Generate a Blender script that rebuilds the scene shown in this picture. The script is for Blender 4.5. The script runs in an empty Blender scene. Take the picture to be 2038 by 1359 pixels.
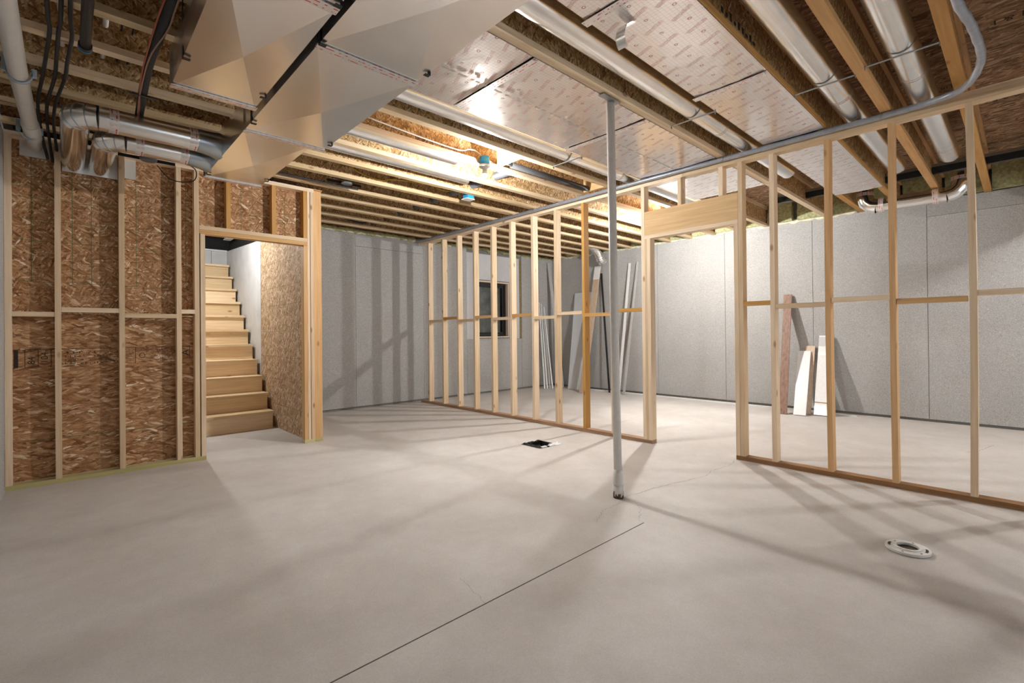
import bpy, bmesh, math, random
from mathutils import Vector, Matrix
random.seed(7)
S = bpy.context.scene
COL = S.collection

# ---------------------------------------------------------------- camera
FPX, W, H = 951.6, 2038.0, 1359.0
cam_d = bpy.data.cameras.new('camera'); cam = bpy.data.objects.new('camera', cam_d); COL.objects.link(cam)
yaw, pit, rol = math.radians(46.98), math.radians(.287), math.radians(-.566)
f = Vector((math.cos(pit)*math.cos(yaw), math.cos(pit)*math.sin(yaw), math.sin(pit)))
r = Vector((math.sin(yaw), -math.cos(yaw), 0)); u = r.cross(f)
r, u = math.cos(rol)*r + math.sin(rol)*u, -math.sin(rol)*r + math.cos(rol)*u
m = Matrix((r, u, -f)).transposed().to_4x4(); m.translation = (0, 0, 1.172)
cam.matrix_world = m
cam_d.sensor_width = 36; cam_d.lens = 36*FPX/W
cam_d.shift_y = -(679.5-658)/W
cam_d.clip_start = .02
S.camera = cam

# ---------------------------------------------------------------- world, exposure
wd = bpy.data.worlds.new('world'); S.world = wd; wd.use_nodes = True
bg = wd.node_tree.nodes['Background']
bg.inputs[0].default_value = (.90, .95, 1.0, 1); bg.inputs[1].default_value = .7
S.view_settings.view_transform = 'Standard'; S.view_settings.look = 'None'
S.view_settings.exposure = 1.2; S.view_settings.gamma = 1.0
S.view_settings.use_curve_mapping = False
S.cycles.use_denoising = True
S.cycles.max_bounces = 12; S.cycles.diffuse_bounces = 8; S.cycles.glossy_bounces = 5
S.cycles.sample_clamp_indirect = 6.0
BULB = 560.0       # watts of light from each bare bulb

# ---------------------------------------------------------------- materials
class NT:
    def __init__(s, name):
        s.m = bpy.data.materials.new(name); s.m.use_nodes = True
        s.t = s.m.node_tree; s.b = s.t.nodes['Principled BSDF']
    def n(s, typ, **kw):
        nd = s.t.nodes.new(typ)
        for k, v in kw.items():
            if k.startswith('i_'):
                key = k[2:]; key = int(key) if key.isdigit() else key.replace('_', ' ')
                nd.inputs[key].default_value = v
            else: setattr(nd, k, v)
        return nd
    def l(s, a, b): s.t.links.new(a, b)
    def coord(s, scale=(1,1,1), rot=(0,0,0), which='Object'):
        c = s.n('ShaderNodeTexCoord'); mp = s.n('ShaderNodeMapping')
        mp.inputs['Scale'].default_value = scale; mp.inputs['Rotation'].default_value = rot
        s.l(c.outputs[which], mp.inputs[0]); return mp.outputs[0]
    def noise(s, vec, scale, detail=3, rough=.55):
        nd = s.n('ShaderNodeTexNoise'); nd.inputs['Scale'].default_value = scale
        nd.inputs['Detail'].default_value = detail; nd.inputs['Roughness'].default_value = rough
        s.l(vec, nd.inputs['Vector']); return nd.outputs['Fac']
    def vor(s, vec, scale, out='Color', feature='F1', rnd=1):
        nd = s.n('ShaderNodeTexVoronoi', feature=feature); nd.inputs['Scale'].default_value = scale
        nd.inputs['Randomness'].default_value = rnd
        s.l(vec, nd.inputs['Vector']); return nd.outputs[out]
    def ramp(s, fac, stops, interp='LINEAR'):
        nd = s.n('ShaderNodeValToRGB'); cr = nd.color_ramp; cr.interpolation = interp
        while len(cr.elements) < len(stops): cr.elements.new(.5)
        for e, (p, c) in zip(cr.elements, stops):
            e.position = p; e.color = (*c, 1) if len(c) == 3 else c
        s.l(fac, nd.inputs[0]); return nd.outputs[0]
    def mix(s, fac, a, b, mode='MIX'):
        nd = s.n('ShaderNodeMix', data_type='RGBA', blend_type=mode)
        for i, v in ((0, fac), (6, a), (7, b)):
            if hasattr(v, 'links'): s.l(v, nd.inputs[i])
            else: nd.inputs[i].default_value = v if i == 0 else (*v, 1)
        return nd.outputs[2]
    def math(s, op, a, b=None, clamp=False):
        nd = s.n('ShaderNodeMath', operation=op, use_clamp=clamp)
        for i, v in ((0, a), (1, b)):
            if v is None: continue
            if hasattr(v, 'links'): s.l(v, nd.inputs[i])
            else: nd.inputs[i].default_value = v
        return nd.outputs[0]
    def bump(s, h, strength=.3, dist=.002):
        nd = s.n('ShaderNodeBump'); nd.inputs['Strength'].default_value = strength
        nd.inputs['Distance'].default_value = dist
        s.l(h, nd.inputs['Height']); s.l(nd.outputs[0], s.b.inputs['Normal'])
    def out(s, col=None, rough=None, metal=None, spec=None):
        for k, v in (('Base Color', col), ('Roughness', rough), ('Metallic', metal), ('Specular IOR Level', spec)):
            if v is None: continue
            if hasattr(v, 'links'): s.l(v, s.b.inputs[k])
            else: s.b.inputs[k].default_value = (*v, 1) if isinstance(v, tuple) else v
        return s.m

M = {}
def plain(name, col, rough=.5, metal=0, var=.06, scale=18):
    t = NT(name); v = t.noise(t.coord(), scale)
    a = tuple(c*(1-var) for c in col); b = tuple(min(1, c*(1+var)) for c in col)
    M[name] = t.out(t.ramp(v, [(.3, a), (.7, b)]), rough, metal); return M[name]

def wood(name, lo, hi, axis, knots=True, rough=.62):
    t = NT(name); sc = [26, 26, 26]; sc['xyz'.index(axis)] = 1.3
    oi = t.n('ShaderNodeObjectInfo')
    off = t.n('ShaderNodeVectorMath', operation='SCALE'); off.inputs[0].default_value = (3.1, 5.7, 4.3)
    t.l(t.math('MULTIPLY', oi.outputs['Random'], 10), off.inputs['Scale'])
    c = t.n('ShaderNodeTexCoord'); ad = t.n('ShaderNodeVectorMath', operation='ADD')
    t.l(c.outputs['Object'], ad.inputs[0]); t.l(off.outputs[0], ad.inputs[1])
    mp = t.n('ShaderNodeMapping'); mp.inputs['Scale'].default_value = sc; t.l(ad.outputs[0], mp.inputs[0])
    g = t.noise(mp.outputs[0], 1.6, 4, .6)
    col = t.ramp(g, [(.25, lo), (.72, hi)])
    if knots:
        ks = [7, 7, 7]; ks['xyz'.index(axis)] = 3.2
        mk = t.n('ShaderNodeMapping'); mk.inputs['Scale'].default_value = ks; t.l(ad.outputs[0], mk.inputs[0])
        d = t.vor(mk.outputs[0], 1.0, 'Distance')
        kf = t.ramp(d, [(.05, (1,1,1)), (.13, (0,0,0))])
        col = t.mix(t.math('MULTIPLY', kf, .75), col, (.28, .11, .035))
    hs = t.n('ShaderNodeHueSaturation')
    t.l(col, hs.inputs['Color'])
    t.l(t.math('ADD', t.math('MULTIPLY', oi.outputs['Random'], .3), .86), hs.inputs['Value'])
    t.l(t.math('ADD', t.math('MULTIPLY', oi.outputs['Random'], -.25), 1.1), hs.inputs['Saturation'])
    t.bump(g, .12, .002)
    M[name] = t.out(hs.outputs[0], rough, spec=.25)
for ax in 'xyz':
    wood('pine_'+ax, (.62, .455, .285), (.80, .645, .46), ax)
    wood('orange_'+ax, (.50, .27, .09), (.66, .40, .165), ax)
wood('flange_x', (.56, .41, .24), (.74, .585, .39), 'x')
wood('flange_dark_x', (.45, .24, .085), (.62, .36, .14), 'x')
wood('treated_y', (.20, .105, .05), (.40, .23, .12), 'y')
wood('treated_green_x', (.42, .38, .17), (.60, .54, .30), 'x')
wood('tread_x', (.66, .48, .27), (.84, .67, .44), 'x')
wood('ply_y', (.55, .35, .16), (.72, .50, .26), 'y', False)
wood('walnut_z', (.14, .075, .05), (.30, .175, .125), 'z', False, .5)
wood('beige_z', (.50, .38, .27), (.66, .52, .40), 'z', False)

def osb(name, stops, along, normal, scale=1.0, mixed=.5, bumpy=.4, angs=(4, 57, -38)):
    """strands: a long axis, and two turned layers laid over it"""
    t = NT(name); ia, inn = 'xyz'.index(along), 'xyz'.index(normal)
    def layer(ang, s):
        rot = [0, 0, 0]; rot[inn] = math.radians(ang)
        sc = [62*s, 62*s, 62*s]; sc[ia] = 13*s
        c = t.n('ShaderNodeTexCoord')
        m1 = t.n('ShaderNodeMapping'); m1.inputs['Rotation'].default_value = rot; t.l(c.outputs['Object'], m1.inputs[0])
        wob = t.n('ShaderNodeTexNoise'); wob.inputs['Scale'].default_value = 14; t.l(m1.outputs[0], wob.inputs['Vector'])
        ad = t.n('ShaderNodeVectorMath', operation='MULTIPLY_ADD'); ad.inputs[1].default_value = (.03,)*3
        t.l(wob.outputs['Color'], ad.inputs[0]); t.l(m1.outputs[0], ad.inputs[2])
        m2 = t.n('ShaderNodeMapping'); m2.inputs['Scale'].default_value = sc; t.l(ad.outputs[0], m2.inputs[0])
        v = t.n('ShaderNodeTexVoronoi'); v.inputs['Scale'].default_value = 1; t.l(m2.outputs[0], v.inputs['Vector'])
        sp = t.n('ShaderNodeSeparateColor'); t.l(v.outputs['Color'], sp.inputs[0])
        return sp.outputs[0], sp.outputs[1], v.outputs['Distance']
    a0, b0, d0 = layer(angs[0], scale); a1, b1, d1 = layer(angs[1], scale*1.23); a2, b2, d2 = layer(angs[2], scale*.87)
    f1 = t.math('LESS_THAN', b1, mixed); f2 = t.math('LESS_THAN', b2, mixed*.85)
    def sel(f, x, y):
        nd = t.n('ShaderNodeMix', data_type='FLOAT'); t.l(f, nd.inputs[0]); t.l(x, nd.inputs[2]); t.l(y, nd.inputs[3]); return nd.outputs[0]
    v = sel(f2, sel(f1, a0, a1), a2); d = sel(f2, sel(f1, d0, d1), d2)
    col = t.ramp(v, stops)
    edge = t.ramp(d, [(.3, (1,1,1)), (.75, (.55, .5, .45))])
    fine = t.noise(t.coord(), 160, 2)
    col = t.mix(.8, col, edge, 'MULTIPLY')
    col = t.mix(.35, col, t.ramp(fine, [(.3, (.6,.6,.6)), (.7, (1.3,1.3,1.3))]), 'MULTIPLY')
    t.bump(v, bumpy, .002)
    M[name] = t.out(col, .7, spec=.2)
BR = [(0, (.25, .12, .055)), (.2, (.40, .21, .098)), (.6, (.53, .31, .165)), (.86, (.64, .42, .25)), (.95, (.78, .60, .42)), (1, (.88, .76, .6))]
osb('osb_wall', BR, 'x', 'y', .95, .36, .4, (3, 16, -21))
osb('osb_wall_upper', BR, 'x', 'y', 1.2, .45, .4, (8, 63, -34))
PALE = [(0, (.34, .2, .11)), (.3, (.50, .34, .2)), (.65, (.64, .47, .31)), (1, (.84, .70, .54))]
osb('osb_side', PALE, 'z', 'x', 1.2, .6)
WEB = [(0, (.22, .12, .045)), (.3, (.46, .28, .12)), (.7, (.62, .42, .205)), (.93, (.74, .54, .31)), (1, (.80, .68, .5))]
osb('osb_web', WEB, 'z', 'y', 1.6, .4)
SUB = [(0, (.17, .10, .055)), (.3, (.33, .20, .115)), (.7, (.47, .30, .18)), (1, (.64, .46, .31))]
osb('osb_subfloor', SUB, 'y', 'z', .9, .12)

# concrete floor
t = NT('concrete_floor'); c = t.coord()
col = t.ramp(t.noise(c, .9, 5, .6), [(.3, (.53, .495, .465)), (.55, (.59, .56, .535)), (.75, (.635, .61, .59))])
col = t.mix(.5, col, t.ramp(t.noise(c, 4.5, 4, .65), [(.32, (.86, .84, .82)), (.68, (1.08, 1.08, 1.08))]), 'MULTIPLY')
col = t.mix(.4, col, t.ramp(t.noise(c, 170, 2), [(.3, (.8, .8, .8)), (.7, (1.15, 1.15, 1.15))]), 'MULTIPLY')
t.bump(t.noise(c, 60, 4), .08, .002)
M['floor'] = t.out(col, .55, spec=.35)
# speckled grey wall board
t = NT('speckled_board'); c = t.coord()
sp = t.vor(c, 170, 'Color'); s_ = t.n('ShaderNodeSeparateColor'); t.l(sp, s_.inputs[0])
col = t.ramp(s_.outputs[0], [(0, (.27, .267, .262)), (.15, (.37, .367, .36)), (.85, (.43, .427, .42)), (1, (.56, .557, .55))])
col = t.mix(.35, col, t.ramp(t.noise(c, 2.2, 4), [(.35, (.88, .88, .87)), (.7, (1.07, 1.07, 1.06))]), 'MULTIPLY')
t.bump(t.noise(c, 140, 2), .15, .002)
M['board'] = t.out(col, .85, spec=.2)
plain('smooth_panel', (.55, .55, .57), .7, 0, .04, 6)
plain('pale_concrete', (.60, .61, .62), .8, 0, .08, 5)
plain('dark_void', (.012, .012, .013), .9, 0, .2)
plain('black_rubber', (.018, .017, .017), .55, 0, .2)
plain('black_plastic', (.02, .02, .021), .35, 0, .2)
plain('black_foam', (.03, .03, .032), .8, 0, .2, 60)
plain('white_pvc', (.74, .73, .70), .35, 0, .03)
plain('grey_white_paint', (.74, .73, .705), .4, 0, .05, 30)
plain('white_trim', (.78, .79, .80), .35, 0, .03)
plain('grey_trim', (.47, .475, .465), .4, 0, .04)
plain('blue_plastic', (.02, .29, .62), .4, 0, .05)
plain('pale_blue_plastic', (.40, .52, .62), .4, 0, .05)
plain('grey_conduit', (.30, .32, .36), .33, .25, .12, 30)
plain('dark_grey_pipe', (.115, .12, .135), .5, 0, .12)
plain('cable_white', (.72, .71, .68), .45, 0, .04)
plain('cable_yellow', (.62, .42, .03), .45, 0, .05)
plain('cable_red', (.42, .10, .05), .5, 0, .08)
plain('cable_brown', (.33, .2, .13), .6, 0, .08)
plain('dark_steel', (.035, .04, .042), .45, .6, .2)
plain('strap_steel', (.34, .36, .37), .38, .9, .1)
plain('window_black', (.014, .014, .015), .35, 0, .1)
plain('green_foam', (.40, .40, .215), .95, 0, .35, 28)
plain('cream_foam', (.72, .69, .55), .9, 0, .2, 25)
plain('ink', (.03, .02, .015), .8, 0, .2)
plain('green_ink', (.10, .13, .045), .8, 0, .3)
plain('gold_strip', (.24, .17, .06), .8, 0, .35, 40)
plain('stain', (.50, .42, .37), .85, 0, .1)
plain('rust_dirt', (.10, .065, .04), .9, 0, .4, 60)
plain('blue_sheet', (.62, .66, .70), .4, 0, .03)
plain('white_plastic_film', (.80, .80, .80), .25, 0, .05, 40)
plain('well_steel', (.80, .86, .83), .6, 0, .3, 6)
plain('joint_grey', (.20, .195, .185), .9, 0, .1)
plain('plate_metal', (.80, .80, .79), .32, .45, .08, 8)
plain('crack_dark', (.11, .095, .085), .9, 0, .3, 40)

def galv(name, col, rough, spangle=.12, sc=9, wave=0):
    t = NT(name); c = t.coord(); n = t.noise(c, sc, 1)
    k = t.ramp(n, [(.25, tuple(x*(1-spangle) for x in col)), (.75, tuple(min(1, x*(1+spangle)) for x in col))])
    if wave: t.bump(t.noise(c, 3.2, 1), wave, .02)
    M[name] = t.out(k, rough, 1.0)
galv('galvanised', (.85, .84, .82), .25, .03, 4, .16)
galv('galvanised_round', (.88, .88, .87), .24, .05)
galv('galvanised_bright', (.86, .86, .86), .14, .05)
galv('galvanised_blue', (.42, .48, .53), .3, .1)

# foil faced sheet: scrim grid, slanting red print
t = NT('foil_sheet'); c = t.n('ShaderNodeTexCoord').outputs['Object']
def rotmap(a, sc):
    mp = t.n('ShaderNodeMapping'); mp.inputs['Rotation'].default_value = (0, 0, math.radians(a)); mp.inputs['Scale'].default_value = (sc, sc, sc)
    t.l(c, mp.inputs[0]); return mp.outputs[0]
gpos = t.n('ShaderNodeNewGeometry').outputs['Position']; sx = t.n('ShaderNodeSeparateXYZ'); t.l(gpos, sx.inputs[0])
def cell(v, ph, per): return t.math('MULTIPLY', t.math('SUBTRACT', t.math('FRACT', t.math('ADD', t.math('DIVIDE', t.math('SUBTRACT', v, ph), per), 20.5)), .5), per)
bxc, byc = cell(sx.outputs[0], 2.266, .155), cell(sx.outputs[1], 1.315, .157)
ca, sa = math.cos(math.radians(70)), math.sin(math.radians(70))
ss = t.math('ADD', t.math('MULTIPLY', bxc, ca), t.math('MULTIPLY', byc, sa)); ww_ = t.math('SUBTRACT', t.math('MULTIPLY', byc, ca), t.math('MULTIPLY', bxc, sa))
inside = t.math('MULTIPLY', t.math('LESS_THAN', t.math('ABSOLUTE', ss), .066), t.math('LESS_THAN', t.math('ABSOLUTE', ww_), .013))
lines = t.math('GREATER_THAN', t.math('ADD', t.math('SINE', t.math('MULTIPLY', ww_, 900)), t.math('MULTIPLY', t.math('SUBTRACT', t.noise(gpos, 120, 2), .5), 5)), .1)
pr = t.math('MULTIPLY', inside, lines)
cxc, cyc = cell(sx.outputs[0], 2.18, .155), cell(sx.outputs[1], 1.307, .157)
dd_ = t.math('SQRT', t.math('ADD', t.math('POWER', cxc, 2), t.math('POWER', cyc, 2)))
st_ = t.math('MULTIPLY', t.math('LESS_THAN', dd_, .011), t.math('GREATER_THAN', dd_, .005))
pr = t.math('MAXIMUM', pr, st_)
gr = t.n('ShaderNodeTexBrick'); gr.offset = 0
for k, v in (('Scale', 1), ('Mortar Size', .0011), ('Mortar Smooth', .2), ('Brick Width', .022), ('Row Height', .022)): gr.inputs[k].default_value = v
t.l(rotmap(0, 1), gr.inputs['Vector'])
col = t.ramp(t.noise(c, 5, 3), [(.3, (.80, .755, .74)), (.7, (.88, .835, .82))])
col = t.mix(t.math('MULTIPLY', gr.outputs['Fac'], .45), col, (.36, .32, .30))
col = t.mix(t.math('MULTIPLY', pr, .6), col, (.45, .10, .09))
mt = t.math('SUBTRACT', .86, t.math('MULTIPLY', pr, .45))
wav = t.noise(c, 7, 3)
t.bump(wav, .22, .012)
M['foil'] = t.out(col, t.math('ADD', t.math('MULTIPLY', t.noise(c, 11, 2), .12), .19), mt)
# printed foil tape
def tape(name, axis):
    t = NT(name); mp = t.coord((1,1,1), (0, 0, 0 if axis == 'x' else math.pi/2))
    br = t.n('ShaderNodeTexBrick'); br.offset = .37
    for k, v in (('Scale', 1), ('Mortar Size', .009), ('Mortar Smooth', .0), ('Brick Width', .085), ('Row Height', .024)): br.inputs[k].default_value = v
    t.l(mp, br.inputs['Vector'])
    ins = t.math('SUBTRACT', 1, br.outputs['Fac'])
    nz = t.math('GREATER_THAN', t.noise(t.coord(), 55, 2), .5)
    f = t.math('MULTIPLY', ins, nz)
    col = t.mix(f, (.80, .76, .74), (.62, .03, .05))
    M[name] = t.out(col, .3, t.math('SUBTRACT', .6, t.math('MULTIPLY', f, .55)))
tape('tape_x', 'x'); tape('tape_y', 'y')
# glass
t = NT('window_glass'); t.b.inputs['Transmission Weight'].default_value = 1; t.b.inputs['IOR'].default_value = 1.45
M['glass'] = t.out((.93, .97, .96), .02)
# lit bulb
t = NT('lit_bulb'); t.b.inputs['Emission Color'].default_value = (1, .985, .955, 1); t.b.inputs['Emission Strength'].default_value = 60
M['bulb'] = t.out((1, 1, 1), .3)
t = NT('lit_bulb_low_watt'); t.b.inputs['Emission Color'].default_value = (1, .985, .955, 1); t.b.inputs['Emission Strength'].default_value = 40
M['bulb_low'] = t.out((1, 1, 1), .3)

# ---------------------------------------------------------------- helpers
class MB:
    def __init__(s): s.v = []; s.f = []; s.sm = []
    def add(s, vs, fs, smooth=False):
        o = len(s.v); s.v += [Vector(p) for p in vs]; s.f += [[i+o for i in q] for q in fs]; s.sm += [smooth]*len(fs); return s
    def box(s, x0, x1, y0, y1, z0, z1):
        x0, x1 = sorted((x0, x1)); y0, y1 = sorted((y0, y1)); z0, z1 = sorted((z0, z1))
        return s.add([(x0,y0,z0),(x1,y0,z0),(x1,y1,z0),(x0,y1,z0),(x0,y0,z1),(x1,y0,z1),(x1,y1,z1),(x0,y1,z1)],
                     [(0,3,2,1),(4,5,6,7),(0,1,5,4),(1,2,6,5),(2,3,7,6),(3,0,4,7)])
    def tube(s, pts, rad, seg=10, caps=True, rads=None):
        pts = [Vector(p) for p in pts]; n = len(pts); ring = []
        t0 = (pts[1]-pts[0]).normalized(); up = Vector((0,0,1)) if abs(t0.z) < .9 else Vector((1,0,0))
        nx = t0.cross(up).normalized()
        vs = []
        for i, p in enumerate(pts):
            if i == 0: tg = pts[1]-pts[0]
            elif i == n-1: tg = pts[-1]-pts[-2]
            else: tg = (pts[i+1]-p).normalized()+(p-pts[i-1]).normalized()
            tg.normalize(); nx = (nx-tg*nx.dot(tg)).normalized(); ny = tg.cross(nx)
            rr = rads[i] if rads else rad
            for k in range(seg):
                a = 2*math.pi*k/seg; vs.append(p+(nx*math.cos(a)+ny*math.sin(a))*rr)
        fs = [(i*seg+k, i*seg+(k+1)%seg, (i+1)*seg+(k+1)%seg, (i+1)*seg+k) for i in range(n-1) for k in range(seg)]
        s.add(vs, fs, True)
        if caps:
            o = len(s.v)-n*seg
            s.f.append([o+k for k in range(seg)][::-1]); s.sm.append(False)
            s.f.append([o+(n-1)*seg+k for k in range(seg)]); s.sm.append(False)
        return s
    def ring(s, c, axis, r0, r1, h, seg=24):
        """flat ring or pipe piece, axis vector, inner/outer radius, height"""
        c = Vector(c); a = Vector(axis).normalized(); q = a.to_track_quat('Z', 'Y')
        vs = []
        for rr, z in ((r0, 0), (r1, 0), (r1, h), (r0, h)):
            for k in range(seg):
                an = 2*math.pi*k/seg; vs.append(c+q @ Vector((rr*math.cos(an), rr*math.sin(an), z)))
        fs = []
        for b in range(4):
            for k in range(seg):
                fs.append((b*seg+k, b*seg+(k+1)%seg, ((b+1)%4)*seg+(k+1)%seg, ((b+1)%4)*seg+k))
        return s.add(vs, fs, False)
    def build(s, name, mat, parent=None, smooth=None):
        lo = Vector([min(p[i] for p in s.v) for i in range(3)]); hi = Vector([max(p[i] for p in s.v) for i in range(3)])
        o = Vector(((lo.x+hi.x)/2, (lo.y+hi.y)/2, lo.z))
        me = bpy.data.meshes.new(name); me.from_pydata([p-o for p in s.v], [], s.f); me.validate()
        if len(me.polygons) == len(s.sm): me.polygons.foreach_set('use_smooth', s.sm)
        bm = bmesh.new(); bm.from_mesh(me); bmesh.ops.recalc_face_normals(bm, faces=bm.faces); bm.to_mesh(me); bm.free()
        me.materials.append(M[mat] if isinstance(mat, str) else mat)
        ob = bpy.data.objects.new(name, me); COL.objects.link(ob); place(ob, o, parent); return ob
def wloc(o):
    v = Vector((0,0,0))
    while o: v = v+o.location; o = o.parent
    return v
def place(ob, loc, parent):
    if parent: ob.parent = parent; ob.location = Vector(loc)-wloc(parent)
    else: ob.location = loc
def tag(o, label, cat, group=None):
    o['label'] = label; o['category'] = cat
    if group: o['group'] = group
    return o
def thing(name, loc, label, cat, group=None):
    o = bpy.data.objects.new(name, None); COL.objects.link(o); o.location = loc; o.empty_display_size = .1
    return tag(o, label, cat, group)
def struct(o): o['kind'] = 'structure'; return o
def sempty(name, loc=(0,0,0)):
    o = bpy.data.objects.new(name, None); COL.objects.link(o); o.location = loc; o.empty_display_size = .1; return struct(o)
def bx(name, x0, x1, y0, y1, z0, z1, mat, parent=None): return MB().box(x0, x1, y0, y1, z0, z1).build(name, mat, parent)
def tb(name, pts, rad, mat, parent=None, seg=10): return MB().tube(pts, rad, seg).build(name, mat, parent)
def smoothpath(pts, n=6):
    """Catmull-Rom through the points"""
    p = [Vector(q) for q in pts]; p = [2*p[0]-p[1]]+p+[2*p[-1]-p[-2]]; out = []
    for i in range(1, len(p)-2):
        for k in range(n):
            t = k/n; a, b, c, d = p[i-1], p[i], p[i+1], p[i+2]
            out.append(.5*((2*b)+(c-a)*t+(2*a-5*b+4*c-d)*t*t+(3*b-a-3*c+d)*t**3))
    out.append(p[-2]); return out
def stud(name, x0, x1, y0, y1, z0, z1, mat, parent, bow=0):
    """an upright board with a slight natural bow"""
    b = MB(); n = 7; vs = []
    for i in range(n):
        t = i/(n-1); k = math.sin(math.pi*t)*bow
        vs += [(x0+k*.4, y0+k, z0+(z1-z0)*t), (x1+k*.4, y0+k, z0+(z1-z0)*t), (x1+k*.4, y1+k, z0+(z1-z0)*t), (x0+k*.4, y1+k, z0+(z1-z0)*t)]
    fs = [(3, 2, 1, 0), tuple(4*(n-1)+i for i in range(4))]
    for i in range(n-1):
        for k in range(4): fs.append((4*i+k, 4*i+(k+1) % 4, 4*i+4+(k+1) % 4, 4*i+4+k))
    return b.add(vs, fs).build(name, mat, parent)
def text_part(txt, size, loc, rot, mat, parent, name='printed_mark'):
    cu = bpy.data.curves.new(name, 'FONT'); cu.body = txt; cu.size = size; cu.align_x = 'CENTER'; cu.align_y = 'CENTER'; cu.extrude = .0003
    to = bpy.data.objects.new('tmp', cu); COL.objects.link(to); bpy.context.view_layer.update()
    dg = bpy.context.evaluated_depsgraph_get(); me = bpy.data.meshes.new_from_object(to.evaluated_get(dg)); bpy.data.objects.remove(to)
    me.transform(Matrix(rot).to_4x4() if not isinstance(rot, Matrix) else rot)
    me.materials.clear(); me.materials.append(M[mat])
    ob = bpy.data.objects.new(name, me); COL.objects.link(ob); place(ob, loc, parent); return ob
def elbow(c, d0, d1, rad, n=5):
    """points of a segmented right-angle elbow from direction d0 into d1, corner c"""
    c, d0, d1 = Vector(c), Vector(d0), Vector(d1)
    a = c-d0*rad; b = c+d1*rad; o = a+d1*rad
    return [o+(-d1*math.cos(t)+d0*math.sin(t))*rad for t in [math.pi/2*i/(n-1) for i in range(n)]]

# ================================================================ SETTING
JZ, SUBZ = 2.778, 3.08           # underside of joists, underside of subfloor
PX, LY, BY, RX, LX = 4.47, 5.31, 7.2, 7.97, -.345
FY = -2.6                        # wall behind the photographer
# floor with the square drain opening left out
hx0, hx1, hy0, hy1 = 3.52, 3.78, 3.34, 3.61
b = MB()
for (x0, x1, y0, y1) in ((LX-.2, hx0, FY-.2, 9.3), (hx1, RX+.2, FY-.2, 9.3), (hx0, hx1, FY-.2, hy0), (hx0, hx1, hy1, 9.3)):
    b.box(x0, x1, y0, y1, -.12, 0)
floor = struct(b.build('floor', 'floor'))
# saw cut and cracks
bx('control_joint', .2, 2.59, 1.604, 1.6085, -.001, .0012, 'crack_dark', floor)
def crack(pts, w=.0035):
    p = smoothpath(pts, 7); rnd = random.Random(len(pts)); b = MB(); vs = []
    for i, q in enumerate(p):
        tg = (p[min(i+1, len(p)-1)]-p[max(i-1, 0)]).normalized(); nn = Vector((-tg.y, tg.x, 0)); j = rnd.uniform(-.008, .008); ww = w*rnd.uniform(.3, 1)
        vs += [q+nn*(j-ww/2)+Vector((0,0,.001)), q+nn*(j+ww/2)+Vector((0,0,.001))]
    b.add(vs, [(2*i, 2*i+1, 2*i+3, 2*i+2) for i in range(len(p)-1)]); b.build('crack', 'crack_dark', floor)
crack([(2.90, 1.955, 0), (3.05, 1.925, 0), (3.149, 1.914, 0), (3.42, 1.86, 0), (3.758, 1.78, 0), (3.95, 1.80, 0), (4.22, 1.772, 0), (4.42, 1.80, 0)])
crack([(2.80, 1.90, 0), (2.719, 1.902, 0), (2.58, 1.90, 0), (2.501, 1.866, 0), (2.42, 1.83, 0), (2.386, 1.808, 0)], .0022)
crack([(2.86, 1.92, 0), (2.83, 1.80, 0), (2.70, 1.70, 0), (2.62, 1.66, 0), (2.59, 1.61, 0)], .0022)
crack([(1.32, 1.60, 0), (1.36, 1.75, 0), (1.38, 1.86, 0)], .0016)
crack([(6.2, .40, 0), (6.35, .33, 0), (6.5, .28, 0), (6.8, .22, 0)], .004)

# walls
wl = struct(bx('wall_left', LX-.2, LX, FY-.2, 9.3, 0, 3.1, 'board'))
# wall behind the photographer; its wide door opening is added for fill light
b = MB(); ox0, ox1, oz1 = 1.2, 6.0, 2.25
b.box(LX-.2, ox0, FY-.2, FY, 0, 3.1); b.box(ox1, RX+.2, FY-.2, FY, 0, 3.1); b.box(ox0, ox1, FY-.2, FY, oz1, 3.1)
wf = struct(b.build('wall_front', 'board'))
dd = sempty('added_door_1', ((ox0+ox1)/2, FY-.1, 0))  # unseen door, added so soft daylight fills the room
for a, c in ((ox0, ox0+.06), (ox1-.06, ox1), (3.57, 3.63)): bx('added_door_jamb', a, c, FY-.16, FY-.06, 0, oz1, 'window_black', dd)
bx('added_door_head', ox0+.06, ox1-.06, FY-.16, FY-.06, oz1-.06, oz1, 'window_black', dd)
# only world light outside the added door
wr = struct(bx('wall_right', RX+.02, RX+.22, FY, BY, 0, 3.1, 'joint_grey'))
ys = [FY, -1.66, -.40, .83, 2.10, 3.37, 4.60, 5.83, BY]
for a, c in zip(ys, ys[1:]):
    zt = 2.587 if c < 1 else 2.785
    bx('wall_panel', RX, RX+.02, a+.0025, c-.0025, .035, zt, 'board', wr)
bx('wall_panel', RX, RX+.02, FY, .8275, 2.5905, 2.785, 'board', wr)
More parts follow.
